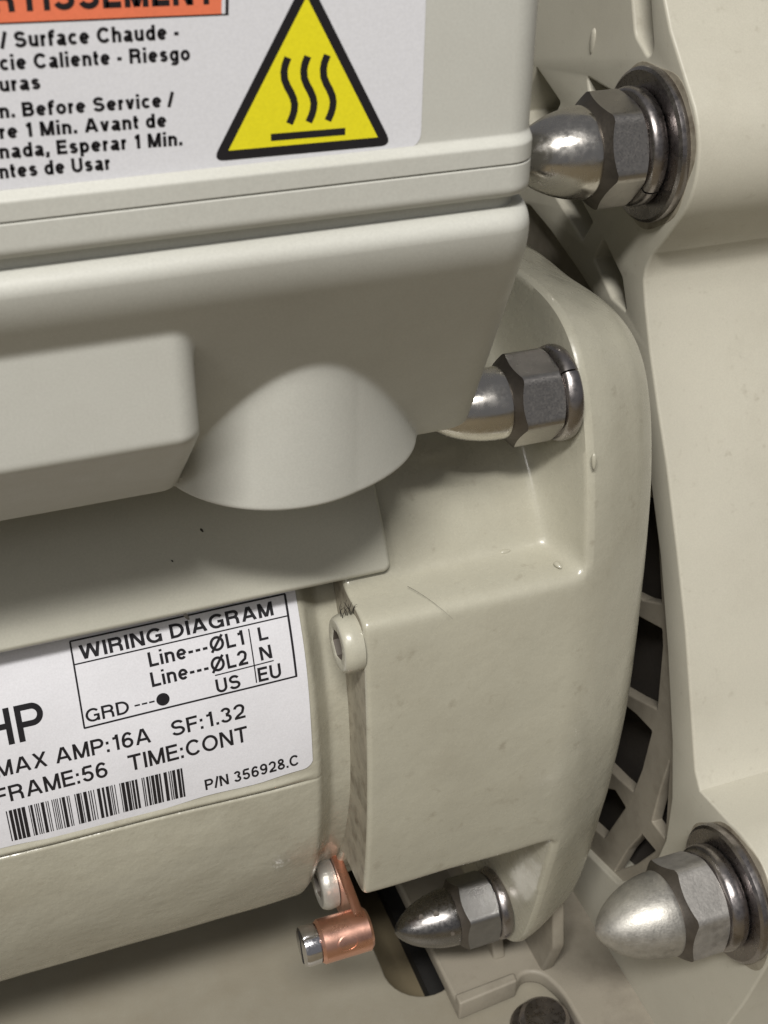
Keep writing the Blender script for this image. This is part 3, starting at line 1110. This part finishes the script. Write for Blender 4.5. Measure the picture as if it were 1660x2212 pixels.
# going down the front side from boss one to boss three, then round the back
outer += arc(b1[0], b1[1], 12.4, 140, 218, 14)           # boss round the upper bolt
outer += [(-34.6, 63.8), (-31.8, 60.4), (-30.5, 57.6), (-30.4, 55.6), (-31.6, 52.4), (-34.6, 46.0), (-38.8, 38.5), (-43.3, 31.0), (-49.5, 19.0), (-54.8, 8.0), (-59.8, -4.5), (-63.6, -14.2), (-65.6, -16.6)]
outer += arc(b3[0], b3[1], 12.0, 72, 205, 18)
outer += [(-86.0, -44.0), (-83.0, -56.0), (-80.0, -77.5), (60, -77.5), (85, -20), (85, 60), (60, 125), (0, 125), (-19.5, 104.5), (-25.5, 95.6), (-28.8, 91.0)]
inner = [(22, 50.5), (8, 53.5), (-0.2, 52.0), (-9.1, 49.7), (-17.0, 47.2), (-22.5, 45.5), (-26.6, 45.8), (-28.0, 45.6), (-33.4, 37.3), (-38.6, 27.7), (-45.2, 15.3), (-51.0, 1.0),
         (-56.4, -14.3), (-59.0, -24.7), (-59.5, -34.0), (-57.0, -46), (-48, -58), (-30, -64), (0, -66), (40, -52), (62, 0), (45, 45)]
slot = round_poly([(-15.5, 99), (-20.8, 98.5), (-25.2, 87.7), (-24.2, 86.3), (-20.0, 88.4)], 0.9)
win_a = round_poly([(-7.6, 79.4), (-17.5, 79.2), (-16.5, 74.0), (-9.0, 76.5)], 0.6)
win_b = round_poly([(-6.8, 61.8), (-13.6, 58.6), (-11.1, 54.7), (-2.6, 57.7), (4, 60.2), (4, 64.5)], 0.4, 4)
win_c = round_poly([(-17.6, 57.2), (-24.2, 53.5), (-26.6, 49.0), (-22.0, 49.2), (-15.2, 53.1)], 0.4, 4)
win_d = round_poly([(9.5, 76.5), (0.4, 73.4), (5.5, 66.0), (14, 68)], 0.5, 4)
V, F = extrude_outline([outer, inner[::-1], slot[::-1], win_a[::-1], win_b[::-1], win_c[::-1], win_d[::-1]], 'X', 99.0, 170.0, 0.45, 3)
V, F = weld(V, F)
flange = part('flange_body', V, F, M['flange'], sp, smooth=40)
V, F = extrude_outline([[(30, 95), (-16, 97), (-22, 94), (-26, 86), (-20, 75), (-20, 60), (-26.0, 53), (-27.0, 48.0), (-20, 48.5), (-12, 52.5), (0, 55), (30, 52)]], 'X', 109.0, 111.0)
part('pocket_floor', V, F, M['void2'], sp, smooth=0)  # floor coloured as the shade inside the pockets
# web ring with cooling windows, set back behind the flange face


def w_(pts, r=0.5):
    return round_poly(pts, r, 4)


wins = [w_([(-39.3, 22.0), (-41.6, 17.3), (-45.7, 5.9), (-40.8, 3.0), (-34.0, 0.4), (-32.5, 20)], 0.2),
        w_([(-34, -3.2), (-42.9, 0.0), (-46.9, 1.5), (-47.8, -1.2), (-49.2, -13.8), (-42.9, -16.8), (-34, -20.5)], 0.2),
        w_([(-34.5, -22.5), (-43.6, -19.9), (-48.8, -19.2), (-47.9, -28.9), (-46.5, -35.9), (-41.7, -37.4), (-34.0, -39.2)], 0.2),
        w_([(-41.0, -41.0), (-44.9, -41.4), (-39.9, -54.7), (-33.4, -57.0), (-35.1, -45.6)], 0.2),
        w_([(-51.1, -42.2), (-55.6, -41.6), (-50.8, -50.4), (-45.0, -58.5), (-47.7, -49.9)], 0.2),
        w_([(-55.0, -20.3), (-57.6, -36.5), (-53.3, -36.7), (-54.0, -28.3)], 0.2)]
hub = arc(0, 0, 30, 0, 354, 40)
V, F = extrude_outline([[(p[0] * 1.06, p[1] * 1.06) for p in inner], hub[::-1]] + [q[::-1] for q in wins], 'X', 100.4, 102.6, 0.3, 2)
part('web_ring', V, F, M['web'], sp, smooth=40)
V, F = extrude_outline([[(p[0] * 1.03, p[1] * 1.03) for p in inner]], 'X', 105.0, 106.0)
part('inner_wall', V, F, M['void2'], sp, smooth=0)  # backing close behind the windows, coloured as their inner shade
# ribs inside the flange
bead('casting_mark', (99.0, -8.2, 84.8), (0, 0.1, -1), 4.2, 0.9, 0.55, (-1, 0, 0), M['flange'], flange)

OUTER = dict(flat=(10.7, 1.9), lock=(8.3, 3.0), split=3.7, hex=(14.2, 6.4), dome=(6.5, 12.4), pw=1.85, pe=0.64)
make_nut(sp, 'acorn_nut', 99.0, b1[0], b1[1], dict(OUTER, flat=(10.7, 1.7), lock=(8.3, 2.6), hex=(14.3, 5.6), dome=(6.4, 12.2)), (M['steel'], M['steel_hex'], M['washer']), math.radians(40),
         'scuffed polished acorn nut with wide washer beside the sticker')
make_nut(sp, 'acorn_nut', 99.0, b3[0], b3[1], dict(OUTER, split=5.0), (M['zinc'], M['zinc_hex'], M['washer']), math.radians(56),
         'chalky grey acorn nut with two washers at the lower right')

for (b_, k0) in ((b1, 0.4), (b3, 2.0)):
    V = []
    for (rr, xx) in ((10.0, 98.93), (11.4, 98.95), (11.5, 99.05)):
        for j in range(60):
            a = 2 * PI * j / 60
            w_r = rr + (0.5 * math.sin(3 * a + k0) + 0.3 * math.sin(7 * a)) * (rr > 11)
            V.append((xx, b_[0] + w_r * math.cos(a), b_[1] + w_r * math.sin(a)))
    part('grime_ring', V, grid_faces(3, 60, True), M['ledge'], flange, smooth=40)

# ---- foot --------------------------------------------------------
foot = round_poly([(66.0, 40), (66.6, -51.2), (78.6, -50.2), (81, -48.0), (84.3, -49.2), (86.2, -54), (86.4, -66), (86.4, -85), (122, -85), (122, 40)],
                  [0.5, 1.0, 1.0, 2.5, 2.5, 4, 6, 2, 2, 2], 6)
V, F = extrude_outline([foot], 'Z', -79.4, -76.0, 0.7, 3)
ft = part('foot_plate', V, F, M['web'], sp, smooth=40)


def gusset(pts, axis_lo, axis_hi, axis='X'):
    V, F = extrude_outline([round_poly(pts, 1.0, 4)], axis, axis_lo, axis_hi, 0.5, 2)
    return part('gusset_rib', V, F, M['web'], ft, smooth=40)


gusset([(-18, -76.5), (-44, -76.5), (-40, -66), (-36, -58), (-18, -58)], 77.0, 79.4)
gusset([(-18, -76.5), (-49, -76.5), (-52, -66), (-50, -56), (-18, -56)], 84.6, 87.0)
# lip along the front edge
V, F = extrude_outline([round_poly([(66.6, -51.3), (78.8, -50.3), (79.0, -48.3), (66.6, -49.0)], 0.5, 4)], 'Z', -79.4, -74.6, 0.4, 2)
part('foot_lip', V, F, M['web'], ft, smooth=40)
# foot bolt with a dark washer, half hidden under the lip
V, F = lathe([(0, 0.1), (0, 5.6), (0.5, 6.2), (1.2, 6.2), (1.6, 5.8), (1.6, 4.8), (4.2, 4.6), (5.0, 3.8), (5.2, 0.1)], 0, 0, 40)
V = [(80.5 + y, -58.5 + z, -80.0 + x) for (x, y, z) in V]
part('foot_bolt', V, F, M['washer'], sp, smooth=30)

# ================================================================== BASE
bs = thing('pump_stand', 'smooth beige plastic stand with a dark rounded slot under the motor', 'stand', (0, 0, -84))
bo_ = round_poly([(-160, -75), (160, -120), (160, 150), (-160, 150)], 4)
slotb = [(57.4, 10), (57.3, -34)] + arc(64.6, -36.6, 7.4, 172, 368, 16) + [(72, -34), (72, 10)]
V, F = extrude_outline([bo_, slotb[::-1]], 'Z', -84.0, -80.0, 0.5, 3)
V, F = weld(V, F)
part('base_plate', V, F, M['base'], bs, smooth=40)
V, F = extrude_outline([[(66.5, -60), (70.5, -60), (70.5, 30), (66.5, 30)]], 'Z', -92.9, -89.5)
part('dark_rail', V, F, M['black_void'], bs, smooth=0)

# ================================================================== LINT
def strands(name, curves, rad, label, cat):
    V, F = [], []
    for pts in curves:
        P = [Vector(p) for p in pts]
        o0 = len(V)
        for i, p in enumerate(P):
            t = (P[min(i + 1, len(P) - 1)] - P[max(i - 1, 0)]).normalized()
            a = t.orthogonal().normalized()
            b = t.cross(a)
            r = rad * (1.0 - 0.7 * i / len(P))
            for j in range(5):
                u = 2 * PI * j / 5
                V.append(tuple(p + a * r * math.cos(u) + b * r * math.sin(u)))
        F += grid_faces(len(P), 5, True, o0)
    c = np.mean(np.array(V), 0)
    c[2] = min(v[2] for v in V)
    o = part(name, np.array(V) - c, F, M['lint'], None, smooth=60)
    o.location = Vector(c) * S
    o['label'] = label
    o['category'] = cat
    return o


rl = random.Random(3)
cs = []
for k in range(11):
    p = np.array([41.6 + rl.uniform(-0.6, 1.6), -59.3 + rl.uniform(-0.6, 0.6), 29.2])
    d = np.array([rl.uniform(-0.5, 0.5), rl.uniform(-0.25, 0.25), 1.0])
    pts = []
    for i in range(6):
        pts.append(tuple(p))
        p = p + d * 0.42
        d = d + np.array([rl.uniform(-0.3, 0.3), rl.uniform(-0.2, 0.2), rl.uniform(-0.25, 0.05)])
    cs.append(pts)
strands('lint_tuft', cs, 0.06, 'tiny dark tuft of lint caught above the painted screw', 'lint')
hair = [(51.0 + 0.42 * i, -58.5 - 0.72 * i - 0.04 * i * i * 0, 30.95 - 0.02 * i * i) for i in range(10)]
strands('stray_hair', [hair], 0.03, 'single dark hair lying on the end bell ledge', 'hair')
